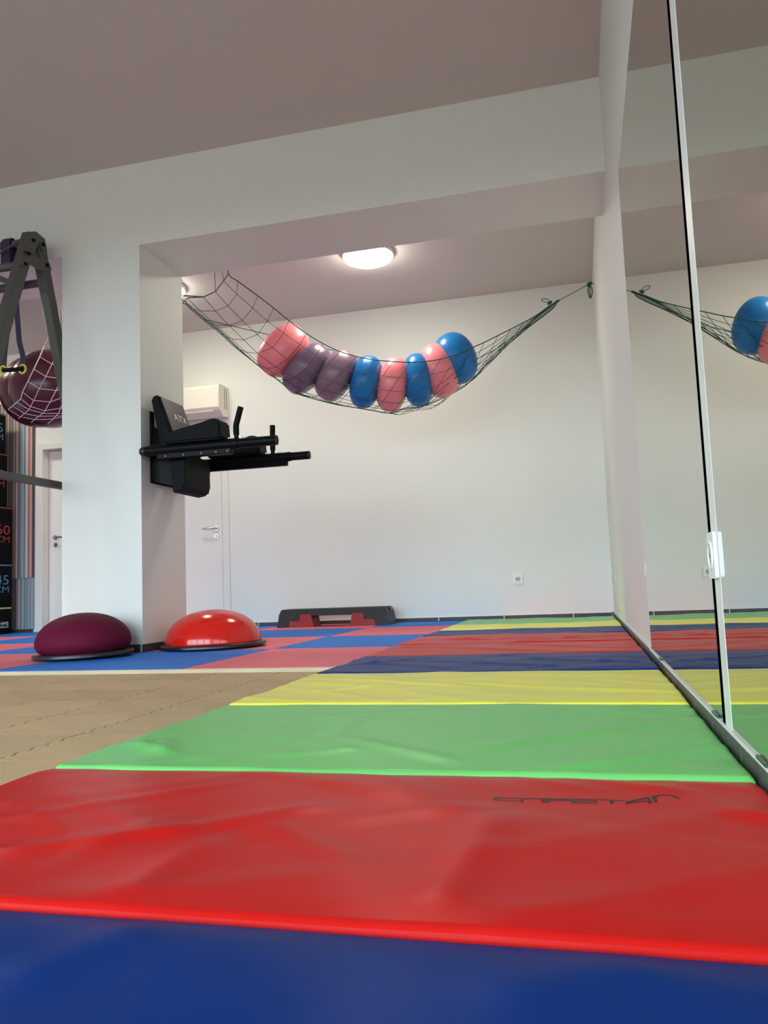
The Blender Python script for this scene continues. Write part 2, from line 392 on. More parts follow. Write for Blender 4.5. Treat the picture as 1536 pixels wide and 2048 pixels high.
skirting('baseboard_side', YF+0.001, YR, 1, XC1, 0.045, 0.001, [], 0.009, 'skirt_dark', 1)

# ------------------------------------------------------------------ mirrors on the right wall
XM = XW-0.0095
ZM0, ZM1 = 0.046, 1.885
def mirror(y0, y1, label, seams=()):
    bm = BM(); box(bm, (XM, y0, ZM0), (XW-0.0005, y1, ZM1))
    bm.faces.ensure_lookup_table()
    for f in bm.faces:
        f.normal_update(); c = f.calc_center_median()
        f.material_index = 0 if abs(c.x-XM) < 1e-5 else 1
    m = tag(ob('wall_mirror', bm, ['mirror', 'mirror_edge'], origin=(XW, (y0+y1)/2, ZM0)), label, 'mirror', 'wall mirrors')
    return m
m1 = mirror(1.553, 3.075, 'tall wall mirror farther from view, reflecting the net of balls')
m2 = mirror(-0.3, 1.460, 'tall wall mirror nearest, right of the white gap strip')
for m, ys in ((m1, (1.62, 2.70)), (m2, (1.22, 0.3))):  # added dark green blocks stand in for the reflected gap under the mirrors
    for y in ys:
        bm = BM(); box(bm, (XW-0.0150, y-0.030, 0.0458), (XW-0.0100, y+0.030, 0.0515), 0.0006, 1)
        c = ob('gap_reflection_block', bm, 'gap_reflection', parent=m); c['label'] = 'dark green block imitating the gap reflection under the mirror'

bm = BM(); box(bm, (XM-0.0005, 1.4605, ZM0), (XW-0.0005, 1.5222, ZM1), 0.0005, 1); cs = tag(ob('cover_strip', bm, 'white', origin=(XW, 1.485, ZM0)), 'white cover strip with black gasket between the two wall mirrors', 'trim strip')
bm = BM(); box(bm, (XM-0.0005, 1.5224, ZM0), (XW-0.0005, 1.5525, ZM1)); ob('gasket', bm, 'mirror_edge', parent=cs)
bm = BM(); box(bm, (XW-0.0155, Y0+0.03, 0.0424), (XW-0.0005, 3.10, 0.0456), 0.0006, 1); struct(ob('trim_2', bm, 'white', origin=(XW, 1.5, 0.0424)))
bm = BM(); box(bm, (XW-0.010, 3.102, 0.0404), (XW-0.0005, YB-0.001, 0.046), 0.001, 1); struct(ob('trim_3', bm, 'white', origin=(XW, 5, 0.046)))
bm = BM(); box(bm, (-3.20, YB-0.009, 0.0324), (XW-0.011, YB-0.0005, 0.036), 0.001, 1); struct(ob('trim_4', bm, 'white', origin=(-1.5, YB, 0.05)))
# sockets
def socket(p, nrm, label, q=1.0):
    p = Vector(p); o = thing('power_socket', label, 'socket', p, 'white wall sockets')
    if nrm == 'y': T = lambda u, v, d: Vector((p.x+u*q, p.y-d, p.z+v))
    else: T = lambda u, v, d: Vector((p.x-d*0.62, p.y-u*q, p.z+v))
    def part(name, polys, mname):
        bm = BM()
        for (poly, d0, d1) in polys:
            prism(bm, [T(u, v, d0) for u, v in poly], T(0, 0, d1)-T(0, 0, d0))
        return ob(name, bm, mname, parent=o)
    def rr(h, r, n=4):
        out = []
        for cx, cy, a0 in ((h-r, h-r, 0), (-h+r, h-r, 90), (-h+r, -h+r, 180), (h-r, -h+r, 270)):
            for k in range(n+1):
                a = math.radians(a0+90*k/n); out.append((cx+r*math.cos(a), cy+r*math.sin(a)))
        return out
    circ = lambda r, cx=0, cy=0, n=20: [(cx+r*math.cos(2*PI*k/n), cy+r*math.sin(2*PI*k/n)) for k in range(n)]
    part('cover_plate', [(rr(0.041, 0.006), 0.0005, 0.011)], 'white')
    # ring built as a lathe-like annulus
    bm = BM(); n = 24
    prev = None; rings = []
    for r, d in ((0.027, 0.011), (0.026, 0.015), (0.0215, 0.015), (0.021, 0.0115)):
        rings.append([bm.verts.new(T(r*math.cos(2*PI*k/n), r*math.sin(2*PI*k/n), d)) for k in range(n)])
    for a, b in zip(rings, rings[1:]):
        for k in range(n): bm.faces.new((a[k], a[(k+1) % n], b[(k+1) % n], b[k]))
    ob('socket_ring', bm, 'white', parent=o, smooth=True, auto=40)
    s = part('socket_well', [(circ(0.0205), 0.0105, 0.0116)], 'well')
    for u in (-0.0095, 0.0095): part('pin_hole', [(circ(0.0035, u, 0, 10), 0.0112, 0.0121)], 'dark')
    for v in (-0.019, 0.019): part('earth_clip', [([(-0.003, v-0.002), (0.003, v-0.002), (0.003, v+0.002), (-0.003, v+0.002)], 0.011, 0.0135)], 'chrome')
    return o
socket((-0.535, YB, 0.341), 'y', 'white power socket on the back wall right of the step')
socket((XM-0.0008, 1.498, 0.345), 'x', 'white power socket on the strip between the two mirrors', 0.85)
socket((XW, 3.122, 0.340), 'x', 'white power socket on the wall beside the far edge of mirror')
bm = BM(); prism(bm, [(XW-0.0005, 6.05+0.038*math.cos(2*PI*k/20), 0.31+0.038*math.sin(2*PI*k/20)) for k in range(20)], (-0.006, 0, 0))
tag(ob('junction_cover', bm, 'white', origin=(XW, 6.05, 0.31)), 'small round white junction cover on right wall near back corner', 'wall cover')

# ------------------------------------------------------------------ doors
def lever(parent, x, y, z, dirx):
    bm = BM(); tube(bm, [(x, y, z), (x, y-0.012, z)], 0.025, 16); h = ob('handle_rosette', bm, 'chrome', parent=parent, smooth=True, auto=40)
    bm = BM(); tube(bm, [(x, y-0.01, z), (x, y-0.05, z), (x+dirx*0.012, y-0.058, z), (x+dirx*0.12, y-0.056, z-0.002)], 0.009, 10); ob('door_handle', bm, 'chrome', parent=parent, smooth=True, auto=50)
    bm = BM(); tube(bm, [(x, y, z-0.075), (x, y-0.010, z-0.075)], 0.024, 16); e = ob('keyhole_rosette', bm, 'chrome', parent=parent, smooth=True, auto=40)
    bm = BM(); tube(bm, [(x, y-0.0095, z-0.072), (x, y-0.0112, z-0.072)], 0.006, 8); box(bm, (x-0.0025, y-0.0112, z-0.088), (x+0.0025, y-0.0095, z-0.072)); ob('keyhole', bm, 'dark', parent=e)
def empty_struct(name, loc):
    o = bpy.data.objects.new(name, None); COL.objects.link(o); o.location = loc; ORG[o.name] = Vector(loc); return struct(o)
# door_1: behind the dip station, flush with the wall
d = empty_struct('door_1', (-3.65, YB, 0))
bm = BM()
box(bm, (-3.285, YB-0.014, 0.002), (-3.215, YB-0.0005, 1.95), 0.003, 1); box(bm, (-4.19, YB-0.014, 0.002), (-4.12, YB-0.0005, 1.95), 0.003, 1); box(bm, (-4.12, YB-0.014, 1.88), (-3.285, YB-0.0005, 1.95), 0.003, 1)
ob('door_frame', bm, 'door', parent=d)
bm = BM(); box(bm, (-4.118, YB-0.009, 0.008), (-3.288, YB-0.0005, 1.878), 0.002, 1); ob('door_leaf', bm, 'door', parent=d)
lever(d, -3.345, YB-0.009, 0.935, -1)
# door_2: left-hand door set back in its jamb
d = empty_struct('door_2', (-4.85, YB, 0))
x0, x1, zt = D2
bm = BM()
box(bm, (x0-0.065, YB-0.016, 0.002), (x0+0.02, YB-0.0005, zt+0.045), 0.004, 1); box(bm, (x1-0.02, YB-0.016, 0.002), (x1+0.065, YB-0.0005, zt+0.045), 0.004, 1); box(bm, (x0+0.02, YB-0.016, zt-0.02), (x1-0.02, YB-0.0005, zt+0.045), 0.004, 1)
box(bm, (x0+0.0008, YB, 0.002), (x0+0.014, YB+0.134, zt-0.001)); box(bm, (x1-0.014, YB, 0.002), (x1-0.0008, YB+0.134, zt-0.001)); box(bm, (x0+0.014, YB, zt-0.014), (x1-0.014, YB+0.134, zt-0.001))
ob('door_frame', bm, 'door', parent=d)
bm = BM(); box(bm, (x0+0.018, YB+0.095, 0.008), (x1-0.018, YB+0.13, zt-0.018), 0.002, 1); ob('door_leaf', bm, 'door', parent=d)
lever(d, -5.185, YB+0.095, 0.948, 1)

# ------------------------------------------------------------------ striped wall panel
sw = thing('striped_panel', 'multicoloured vertically striped wall covering between black boxes and left door', 'wall panel', (-5.78, YB, 0.02))
bm = BM(); box(bm, (-5.78, YB-0.030, 0.549), (-5.362, YB-0.0005, 2.36)); o = ob('upper_panel', bm, 'str_up', parent=sw)
bm = BM(); box(bm, (-5.78, YB-0.022, 0.034), (-5.362, YB-0.0005, 0.5485)); ob('lower_panel', bm, 'str_dn', parent=sw)

# ------------------------------------------------------------------ air conditioner
ac = thing('air_conditioner', 'cream split air conditioner on the back wall above the right door', 'air conditioner', (-3.62, YB, 2.0))
ax0, ax1 = -4.05, -3.20
prof = [(YB-0.0005, 2.00), (YB-0.0005, 2.285), (YB-0.17, 2.285), (YB-0.205, 2.275), (YB-0.215, 2.24), (YB-0.215, 2.055), (YB-0.20, 2.035), (YB-0.12, 1.985)]
bm = BM(); prism(bm, [(ax0, y, z) for y, z in prof], (ax1-ax0, 0, 0)); ob('housing', bm, 'acw', parent=ac)
bm = BM(); box(bm, (ax0+0.01, YB-0.219, 2.058), (ax1-0.004, YB-0.2145, 2.25), 0.003, 1); ob('front_panel', bm, 'acw', parent=ac)
bm = BM(); prism(bm, [(ax0+0.05, YB-0.198, 2.0318), (ax0+0.05, YB-0.125, 1.9862), (ax0+0.05, YB-0.128, 1.9802), (ax0+0.05, YB-0.202, 2.0265)], (ax1-ax0-0.12, 0, 0)); ob('air_flap', bm, 'acw', parent=ac)
bm = BM(); prism(bm, [(ax0+0.04, YB-0.165, 2.0108), (ax0+0.04, YB-0.158, 2.0064), (ax0+0.04, YB-0.159, 2.0058), (ax0+0.04, YB-0.166, 2.0102)], (ax1-ax0-0.13, 0, 0)); ob('flap_slot', bm, 'dark', parent=ac)
for yy in (YB-0.05, YB-0.09):
    bm = BM(); box(bm, (ax1-0.001, yy-0.004, 2.06), (ax1+0.0015, yy+0.004, 2.26)); ob('side_groove', bm, 'skirt', parent=ac)

# ------------------------------------------------------------------ ceiling lamps of the rear room
for x, y, lab in ((-1.452, 5.655, 'round white ceiling lamp glowing above the net of balls'), (-3.27, 5.74, 'round white ceiling lamp glowing half hidden behind the column'), (-5.62, 5.74, 'round white ceiling lamp glowing above the caged maroon balls')):
    L = thing('ceiling_lamp', lab, 'lamp', (x, y, ZC2-0.075), 'ceiling lamps of the rear room')
    bm = BM(); lathe(bm, [(0.180, ZC2-0.032), (0.196, ZC2-0.030), (0.196, ZC2-0.0005)], (x, y, 0), 40); ob('lamp_base', bm, 'white', parent=L, smooth=True, auto=40)
    bm = BM(); lathe(bm, [(0, ZC2-0.075), (0.09, ZC2-0.073), (0.15, ZC2-0.064), (0.180, ZC2-0.050), (0.188, ZC2-0.0325)], (x, y, 0), 40); ob('diffuser', bm, 'lamp', parent=L, smooth=True)

# ------------------------------------------------------------------ folding gym mats
XR = XW-0.020
def wrinkle(x, y, k):
    v = 0.0075*noise.noise(Vector((x*2.1+k*3.1, y*2.6+k*1.7, k*5.3)))
    # sharper creases running askew
    a = 0.5*x + 0.87*y; b = 0.87*x - 0.5*y
    n = noise.noise(Vector((a*7.5+k*2.3, b*1.6, k*1.9+4)))
    v += 0.0060*max(0, 1-abs(n)*3.2)*(0.5+0.5*noise.noise(Vector((x*2.4+7*k, y*2.4, 2.2))))
    a2 = 0.5*x - 0.87*y; b2 = 0.87*x + 0.5*y
    n2 = noise.noise(Vector((a2*6.5+k*1.3, b2*1.5, k*2.9+9)))
    v += 0.0050*max(0, 1-abs(n2)*3.4)*(0.5+0.5*noise.noise(Vector((x*2.0+3*k, y*2.6, 8.2))))
    return v*(0.35 if k == 1 else 0.8)
# long soft folds of the loose vinyl: panel -> [(end points on the mat, width, height)]
RIDGE = {2: [((0, 1700), (330, 1668), 0.016, 0.008), ((330, 1668), (620, 1622), 0.016, 0.009), ((540, 1655), (700, 1720), 0.018, 0.005), ((880, 1800), (985, 1650), 0.020, 0.008), ((1120, 1552), (1340, 1582), 0.012, 0.006), ((1340, 1582), (1536, 1640), 0.014, 0.008), ((240, 1790), (420, 1690), 0.018, 0.006), ((60, 1750), (330, 1640), 0.016, 0.005), ((0, 1640), (430, 1575), 0.012, 0.004)],
         1: [((40, 1960), (300, 1850), 0.02, 0.005), ((1000, 1990), (1300, 1920), 0.025, 0.004)],
         3: [((270, 1485), (330, 1500), 0.010, 0.007), ((330, 1500), (335, 1480), 0.010, 0.007), ((660, 1470), (720, 1440), 0.012, 0.007), ((560, 1512), (700, 1500), 0.010, 0.006), ((700, 1480), (900, 1520), 0.012, 0.006), ((1000, 1490), (1330, 1440), 0.014, 0.006), ((1150, 1535), (1450, 1490), 0.014, 0.008), ((430, 1450), (800, 1425), 0.012, 0.004)],
         4: [((700, 1360), (960, 1375), 0.014, 0.006), ((960, 1368), (1330, 1385), 0.014, 0.007), ((600, 1385), (760, 1370), 0.014, 0.005), ((1000, 1352), (1250, 1352), 0.014, 0.006)],
         5: [((740, 1325), (880, 1335), 0.016, 0.008), ((860, 1322), (1100, 1332), 0.016, 0.007), ((1050, 1318), (1290, 1326), 0.02, 0.008), ((700, 1330), (860, 1316), 0.016, 0.006)],
         6: [((820, 1296), (1100, 1302), 0.02, 0.009), ((1000, 1290), (1260, 1296), 0.02, 0.008)],
         7: [((880, 1280), (1150, 1276), 0.02, 0.010), ((1050, 1282), (1240, 1270), 0.02, 0.008)],
         8: [((900, 1262), (1200, 1259), 0.02, 0.006)]}
_RG = {k: [(atZ(*a, 0.024).to_2d(), atZ(*b, 0.024).to_2d(), w_, h_) for a, b, w_, h_ in v] for k, v in RIDGE.items()}
def ridges(x, y, k):
    v = 0.0; p = Vector((x, y))
    for a, b, w_, h_ in _RG.get(k, ()):
        d = b-a; t = (p-a).dot(d)/d.length_squared
        if -0.4 < t < 1.4:
            tt = min(1, max(0, t)); u = (p-(a+d*t)).length
            e = 1.0 if 0.15 < t < 0.85 else max(0, 1-abs(t-0.5-0.35*(1 if t > .5 else -1))/0.45)
            v += 0.65*h_*math.exp(-(u/(w_*1.45))**2)*e*e*(3-2*e)
    return v
def panel_z(k, x, y, y0, y1, top, dip=0.006):
    df, dbk = y-y0, y1-y
    calm = 1.0 if k != 2 else 1-0.9*math.exp(-max(0, abs(x+0.015)-0.12)**2/0.004 - max(0, abs(y-1.095)-0.02)**2/0.002)
    z = top + (wrinkle(x, y, k) + ridges(x, y, k))*calm*min(1, df/0.06+0.25, dbk/0.06+0.25)
    z -= dip*max(0, 1-dbk/0.10)**2           # sinks gently towards its far seam
    r = 0.011
    for dd in (df, dbk, x-XMAT, XR-x):
        if dd < r: z -= r - math.sqrt(max(0, r*r-(r-dd)**2))
    return z
def panel(parent, k, y0, y1, mname, top=0.024, zb=0.0005, wob=0.0, dip=0.002):
    nx, nyy = 90, 54
    e = [0, 0.0008, 0.0025, 0.005, 0.008, 0.011]
    def ticks(a, b, n):
        core = [a+0.011+(b-a-0.022)*i/n for i in range(1, n)]
        return [a+t for t in e] + core + [b-t for t in reversed(e)]
    X = ticks(XMAT, XR, nx); Y = ticks(y0+0.002, y1-0.002, nyy)
    bm = BM(); g = []
    ph = 1.7
    def wv(x): return wob*math.sin(x*5+ph) + 0.6*wob*math.sin(x*11+ph*2)
    for y in Y:
        g.append([bm.verts.new((x, y+wv(x), panel_z(k, x, y, y0, y1, top, dip))) for x in X])
    for a, b in zip(g, g[1:]):
        for i in range(len(X)-1): bm.faces.new((a[i], a[i+1], b[i+1], b[i]))
    # sides down to the ground
    ringv = g[0] + [r[-1] for r in g[1:]] + g[-1][-2::-1] + [r[0] for r in g[-2:0:-1]]
    low = [bm.verts.new((v.co.x, v.co.y, zb)) for v in ringv]
    n = len(ringv)
    for i in range(n): bm.faces.new((ringv[i], low[i], low[(i+1) % n], ringv[(i+1) % n]))
    bm.faces.new(low)
    return ob('mat_panel', bm, mname, parent=parent, smooth=True, auto=60)

ZN = ZFOAM+0.0005
mA = thing('gym_mat', 'nearest folding gym mat with blue, red, green and yellow sections', 'gym mat', (-0.35, 1.3, ZN), 'folding gym mats')
LOGO_Y0, LOGO_Y1 = 0.672, 1.226
panel(mA, 1, 0.05, 0.672, 'v_blue', zb=ZN, dip=0.006)
p_red = panel(mA, 2, LOGO_Y0, LOGO_Y1, 'v_red', zb=ZN, dip=0.006)
panel(mA, 3, 1.226, 1.925, 'v_green', zb=ZN, wob=0.003)
panel(mA, 4, 1.925, 2.622, 'v_yellow', zb=ZN, wob=0.003)
mB = thing('gym_mat', 'middle folding gym mat with one blue and two red sections', 'gym mat', (-0.35, 4.0, 0.0), 'folding gym mats')
panel(mB, 5, 2.624, 3.262, 'v_blue', zb=0.0005, wob=0.003)
panel(mB, 6, 3.262, 3.88, 'v_red', wob=0.003)
panel(mB, 7, 3.88, 4.485, 'v_red', wob=0.003)
mC = thing('gym_mat', 'farthest folding gym mat with blue, yellow and green sections by the back wall', 'gym mat', (-0.35, 5.6, 0.0), 'folding gym mats')
panel(mC, 8, 4.488, 5.05, 'v_blue', wob=0.003)
panel(mC, 9, 5.05, 5.66, 'v_yellow', wob=0.003)
panel(mC, 10, 5.66, 6.40, 'v_green', wob=0.003)

# the lettering on the red section: flat printed strokes that follow the panel
def px(cx, cy): return (940+cx*0.29948, 1550+cy*0.29948)
LET = {'C': [[(318, 155), (172, 151)], [(172, 151), (170, 166)], [(170, 166), (318, 174)]],
       'A': [[(345, 176), (345, 157)], [(345, 157), (490, 158)], [(490, 158), (490, 178)]],
       'P': [[(517, 181), (517, 159)], [(517, 160), (662, 161)], [(662, 161), (662, 169)], [(662, 169), (517, 169)]],
       'E': [[(690, 184), (690, 161)], [(690, 162), (845, 162)], [(690, 173), (845, 173)], [(690, 184), (845, 187)]],
       'T': [[(862, 163), (1025, 171)], [(945, 168), (945, 188)]],
       'A2': [[(1052, 190), (1052, 176)], [(1052, 178), (1188, 152)], [(1188, 151), (1203, 186)], [(1055, 185), (1196, 172)]],
       'N': [[(1241, 178), (1227, 141)], [(1227, 143), (1275, 134)], [(1275, 134), (1320, 134)], [(1320, 134), (1362, 142)], [(1362, 142), (1392, 154)]]}
def logo(parent, k, y0, y1, dx=0, dy=0, sc_=1.0, letters='CAPETN'):
    bm = BM()
    zref = 0.0245
    for key, strokes in LET.items():
        for (a, b) in strokes:
            A = atZ(*px(*a), zref); B = atZ(*px(*b), zref)
            A = Vector((A.x*sc_+dx, A.y+dy, 0)); B = Vector((B.x*sc_+dx, B.y+dy, 0))
            t = (B-A); L = t.length
            if L < 1e-6: continue
            t /= L; nrm = Vector((-t.y, t.x, 0)); hw = 0.0016 if abs(t.x) > abs(t.y) else 0.0024
            A2, B2 = A - t*hw*0.8, B + t*hw*0.8
            n = max(2, int(L/0.006)); prev = None
            for i in range(n+1):
                c = A2.lerp(B2, i/n); ring = []
                for s in (1, -1):
                    q = c + nrm*hw*s; z = panel_z(k, q.x, q.y, y0, y1, 0.024)
                    ring.append((bm.verts.new((q.x, q.y, z+0.0005)), bm.verts.new((q.x, q.y, z-0.0008))))
                if prev:
                    (p1, p1b), (p2, p2b) = prev; (q1, q1b), (q2, q2b) = ring
                    bm.faces.new((p1, q1, q2, p2)); bm.faces.new((p1, p1b, q1b, q1)); bm.faces.new((p2, q2, q2b, p2b))
                prev = ring
    o = ob('logo_print', bm, 'ink', parent=parent); o['label'] = 'black CAPETAN lettering printed on red vinyl'
    return o
logo(p_red, 2, LOGO_Y0, LOGO_Y1)

# ------------------------------------------------------------------ half balls (balance domes)
def dome(name, label, c, rb, rd, h, mname, tilt=0, ribs=False, bulge=True):
    c = Vector(c); o = thing(name, label, 'balance dome', c, 'balance domes')
    rot = Matrix.Rotation(tilt, 3, 'Y')
    off = Vector((0, 0, abs(math.sin(tilt))*rb))
    bm = BM(); lathe(bm, [(rb*0.95, 0.001), (rb, 0.006), (rb, 0.018), (rb*0.985, 0.024), (rd*0.96, 0.026), (rd*0.9, 0.012)], c+off, 64, rot=rot); ob('dome_base', bm, 'base', parent=o, smooth=True, auto=50)
    prof = []
    n = 40
    for i in range(n+1):
        a = PI/2*i/n
        if bulge:
            z0 = 0.075; aa = -0.55+(PI/2+0.55)*i/n
            r = rd*math.cos(aa)**0.95 if math.cos(aa) > 0 else 0; z = z0 + (h-z0)*math.sin(aa) if aa > 0 else z0 + 0.1*math.sin(aa)
        else:
            z0 = 0.024; r = rd*abs(math.cos(a))**0.92; z = z0 + (h-z0)*math.sin(a)**0.97
        if ribs and i > n*0.55: z += 0.0011*math.sin(i*PI)
        prof.append((max(r, 0) if i < n else 0, z))
    if ribs:
        q = []
        for (r0, z0_), (r1, z1_) in zip(prof, prof[1:]):
            q.append((r0, z0_))
            if z0_ > h*0.62 and r1 > 0.02: q.append(((r0+r1)/2+0.0007, (z0_+z1_)/2+0.0010))
        prof = q + [prof[-1]]
    bm = BM(); lathe(bm, prof, c+off, 72, rot=rot); ob('dome_cap', bm, mname, parent=o, smooth=True)
    return o
dome('balance_dome', 'matte maroon half ball on black base in front of the column', (-2.612, 3.735, 0.001), 0.258, 0.245, 0.232, 'maroon', tilt=-0.022)
d2 = dome('balance_dome', 'glossy red half ball on black base right of the column', (-2.120, 4.27, 0.001), 0.306, 0.280, 0.216, 'redball', tilt=-0.012, ribs=True, bulge=False)

# ------------------------------------------------------------------ aerobic step
st = thing('aerobic_step', 'black aerobic step platform with red riser blocks at the back wall', 'step', (-2.08, 6.56, 0.0005))
sx0, sx1, sy0, sy1, zt = -2.585, -1.585, 6.40, 6.72, 0.153
def frustum(bm, x0, x1, y0, y1, z0, z1, inx, iny):
    a = [bm.verts.new(v) for v in ((x0, y0, z0), (x1, y0, z0), (x1, y1, z0), (x0, y1, z0))]
    b = [bm.verts.new(v) for v in ((x0+inx, y0+iny, z1), (x1-inx, y0+iny, z1), (x1-inx, y1-iny, z1), (x0+inx, y1-iny, z1))]
    bm.faces.new(a[::-1]); bm.faces.new(b)
    for i in range(4): bm.faces.new((a[i], a[(i+1) % 4], b[(i+1) % 4], b[i]))
bm = BM(); frustum(bm, sx0+0.015, sx1-0.015, sy0+0.01, sy1-0.01, 0.095, zt, 0.022, 0.02)
bmesh.ops.bevel(bm, geom=list(bm.edges), offset=0.006, segments=2, affect='EDGES'); ob('platform', bm, 'step_k', parent=st)
for x0, x1 in ((sx0, sx0+0.27), (sx1-0.27, sx1)):
    lft = x0 < -2.3
    bm = BM()
    poly = [(x0, 0.0005), (x0+0.27, 0.0005), (x0+0.22, 0.10), (x0+0.022, 0.10)] if lft else [(x0, 0.0005), (x0+0.27, 0.0005), (x0+0.248, 0.10), (x0+0.05, 0.10)]
    prism(bm, [(a, sy0+0.014, b) for a, b in poly], (0, sy1-sy0-0.028, 0)); ob('end_foot', bm, 'step_k', parent=st)
for x0, s in ((sx0+0.115, 1), (sx1-0.115, -1)):
    bm = BM(); q = [(0, 0.0005), (0.225, 0.0005), (0.200, 0.108), (0.105, 0.108), (0.098, 0.055), (0.008, 0.050)]
    prism(bm, [(x0+s*a, sy0+0.006, b) for a, b in q], (0, 0.20, 0)); ob('riser_block', bm, 'step_r', parent=st)
bm = BM(); prism(bm, [(sx1-0.016, sy0+0.16, 0.118), (sx1-0.016, sy0+0.27, 0.118), (sx1-0.032, sy0+0.26, 0.150), (sx1-0.032, sy0+0.17, 0.150)], (0.003, 0, 0.001)); ob('end_badge', bm, 'step_r', parent=st)

# ------------------------------------------------------------------ stack of soft plyo boxes
PBX = -5.54     # the boxes show their printed side faces, which look along +x
PX = [(24, 0.0005, 0.268, 'p_yel', None, 'bottom black soft box of the stack with white HMS print'),
      (24.5, 0.269, 0.692, 'p_blue', ('45', 'CM'), 'black soft box marked 45 CM in blue, second from the floor'),
      (26, 0.693, 1.262, 'p_red', ('60', 'CM'), 'black soft box marked 60 CM in red, third from the floor'),
      (16.5, 1.263, 1.795, 'p_red', ('60', 'CM'), 'black soft box with dark red print, second from the top of stack'),
      (14, 1.796, 2.20, 'p_blue', ('45', 'CM'), 'topmost black soft box with blue print on the stack')]
for xp, z0, z1, pm, txt, lab in PX:
    ye = atX(xp, 1190-130*(z0+z1), PBX).y; y0 = ye-0.80
    b = thing('plyo_box', lab, 'plyo box', (PBX-0.2, ye-0.4, z0), 'stack of soft plyo boxes')
    bm = BM(); box(bm, (PBX-0.55, y0, z0), (PBX, ye, z1), 0.012, 2); ob('box_body', bm, 'plyo', parent=b, smooth=True, auto=40)
    bm = BM(); box(bm, (PBX-0.004, y0+0.014, z1-0.022), (PBX+0.003, ye-0.010, z1-0.008), 0.001, 1); e = ob('edge_piping', bm, pm, parent=b); e['label'] = 'coloured piping along top edge'
    def face_text(name, body, size, dy, z, pm_, sx=1.5):
        mt = Matrix.Translation((PBX+0.0012, ye-dy, z)) @ Matrix.Rotation(PI/2, 4, 'Z') @ Matrix.Rotation(PI/2, 4, 'X') @ Matrix.Diagonal((sx, 1, 1, 1))
        return text_part(name, body, size, 0, 0, 0, pm_, b, xform=mt)
    if txt:
        zc = (z0+z1)/2
        face_text('size_number', txt[0], 0.135, 0.035, zc+0.005, pm); face_text('size_unit', txt[1], 0.092, 0.035, zc-0.075, pm)
    else:
        face_text('maker_print', 'HMS', 0.050, 0.045, z0+0.085, 'print_w', 1.3); face_text('maker_print', 'PREMIUM', 0.022, 0.045, z0+0.060, 'print_w', 1.3)

# ------------------------------------------------------------------ training rig (A-frame) left of the column
RX = -3.0
rig = thing('training_rig', 'grey steel A-frame training rig cut off at the left edge', 'training rig', (RX-0.03, 3.85, ZFOAM))
def P(x, y, X=RX): return atX(x, y, X)
ftop = Vector((RX-0.028, 3.815, 2.45)); ffoot = Vector((RX-0.028, 3.815-0.345*2.466, ZFOAM+0.002))
rtop = Vector((RX-0.028, 3.880, 2.45)); rfoot = Vector((RX-0.028, 3.880+0.318*2.448, 0.002))
bm = BM(); bar(bm, ffoot, ftop, 0.056, 0.072); bmesh.ops.bevel(bm, geom=list(bm.edges), offset=0.004, segments=1, affect='EDGES'); l1 = ob('leg', bm, 'rig', parent=rig)
bm = BM(); bar(bm, rfoot, rtop, 0.056, 0.072); bmesh.ops.bevel(bm, geom=list(bm.edges), offset=0.004, segments=1, affect='EDGES'); l2 = ob('leg', bm, 'rig', parent=rig)
yz = lambda z, t, f: f.y + (t.y-f.y)*(z-f.z)/(t.z-f.z)
bm = BM(); zc = 1.0; bar(bm, (RX-0.028, yz(zc, ftop, ffoot), zc), (RX-0.028, yz(zc, rtop, rfoot), zc), 0.045, 0.040, (1, 0, 0)); ob('cross_brace', bm, 'rig', parent=rig)
# gusset plates with bolts
g1 = [(57, 464), (70, 463), (88, 478), (93, 503), (84, 504), (76, 484), (66, 510), (46, 500)]
bm = BM(); prism(bm, [P(x, y, RX+0.0015) for x, y in g1], (0.006, 0, 0)); gp = ob('gusset_plate', bm, 'rig', parent=rig)
for q in ((67, 481), (86, 489), (57, 507)):
    bm = BM(); c = P(*q, RX+0.0075); tube(bm, [c, c+Vector((0.007, 0, 0))], 0.012, 6); ob('bolt', bm, 'black', parent=gp)
g2 = [(44, 513), (66, 512), (97, 526), (102, 541), (80, 541), (60, 530), (47, 534), (38, 530)]
bm = BM(); prism(bm, [P(x, y, RX+0.0015) for x, y in g2], (0.006, 0, 0)); gp = ob('gusset_plate', bm, 'rig', parent=rig)
for q in ((51, 528), (94, 530)):
    bm = BM(); c = P(*q, RX+0.0075); tube(bm, [c, c+Vector((0.007, 0, 0))], 0.012, 6); ob('bolt', bm, 'black', parent=gp)
# overhead bars towards the left
def xbar(y, z, r, x0=RX-0.03, x1=-5.6):
    bm = BM(); tube(bm, [(x0, y, z), (x1, y, z)], r, 14); return ob('overhead_bar', bm, 'rig', parent=rig, smooth=True, auto=50)
xbar(3.83, 2.425, 0.021)
zf = 2.245; yfb = yz(zf, ftop, ffoot); xbar(yfb, zf, 0.024)
zr = 2.22; yrb = yz(zr, rtop, rfoot); xbar(yrb, zr, 0.024)
for x in (-3.45, -3.9, -4.35):
    bm = BM(); tube(bm, [(x, yfb, zf), (x, yrb, zr)], 0.016, 10); ob('rung', bm, 'rig', parent=rig, smooth=True, auto=50)
bm = BM(); bar(bm, atY(50, 473, 3.775), atY(-60, 547, 3.775), 0.006, 0.009, (0, 1, 0)); ob('brace_rod', bm, 'rig', parent=rig)
bm = BM(); bar(bm, (-3.09, yfb+0.05, zf-0.10), (-3.25, yfb+0.05, zf-0.02), 0.05, 0.03, (0, 1, 0)); ob('hook_bracket', bm, 'rig', parent=rig)

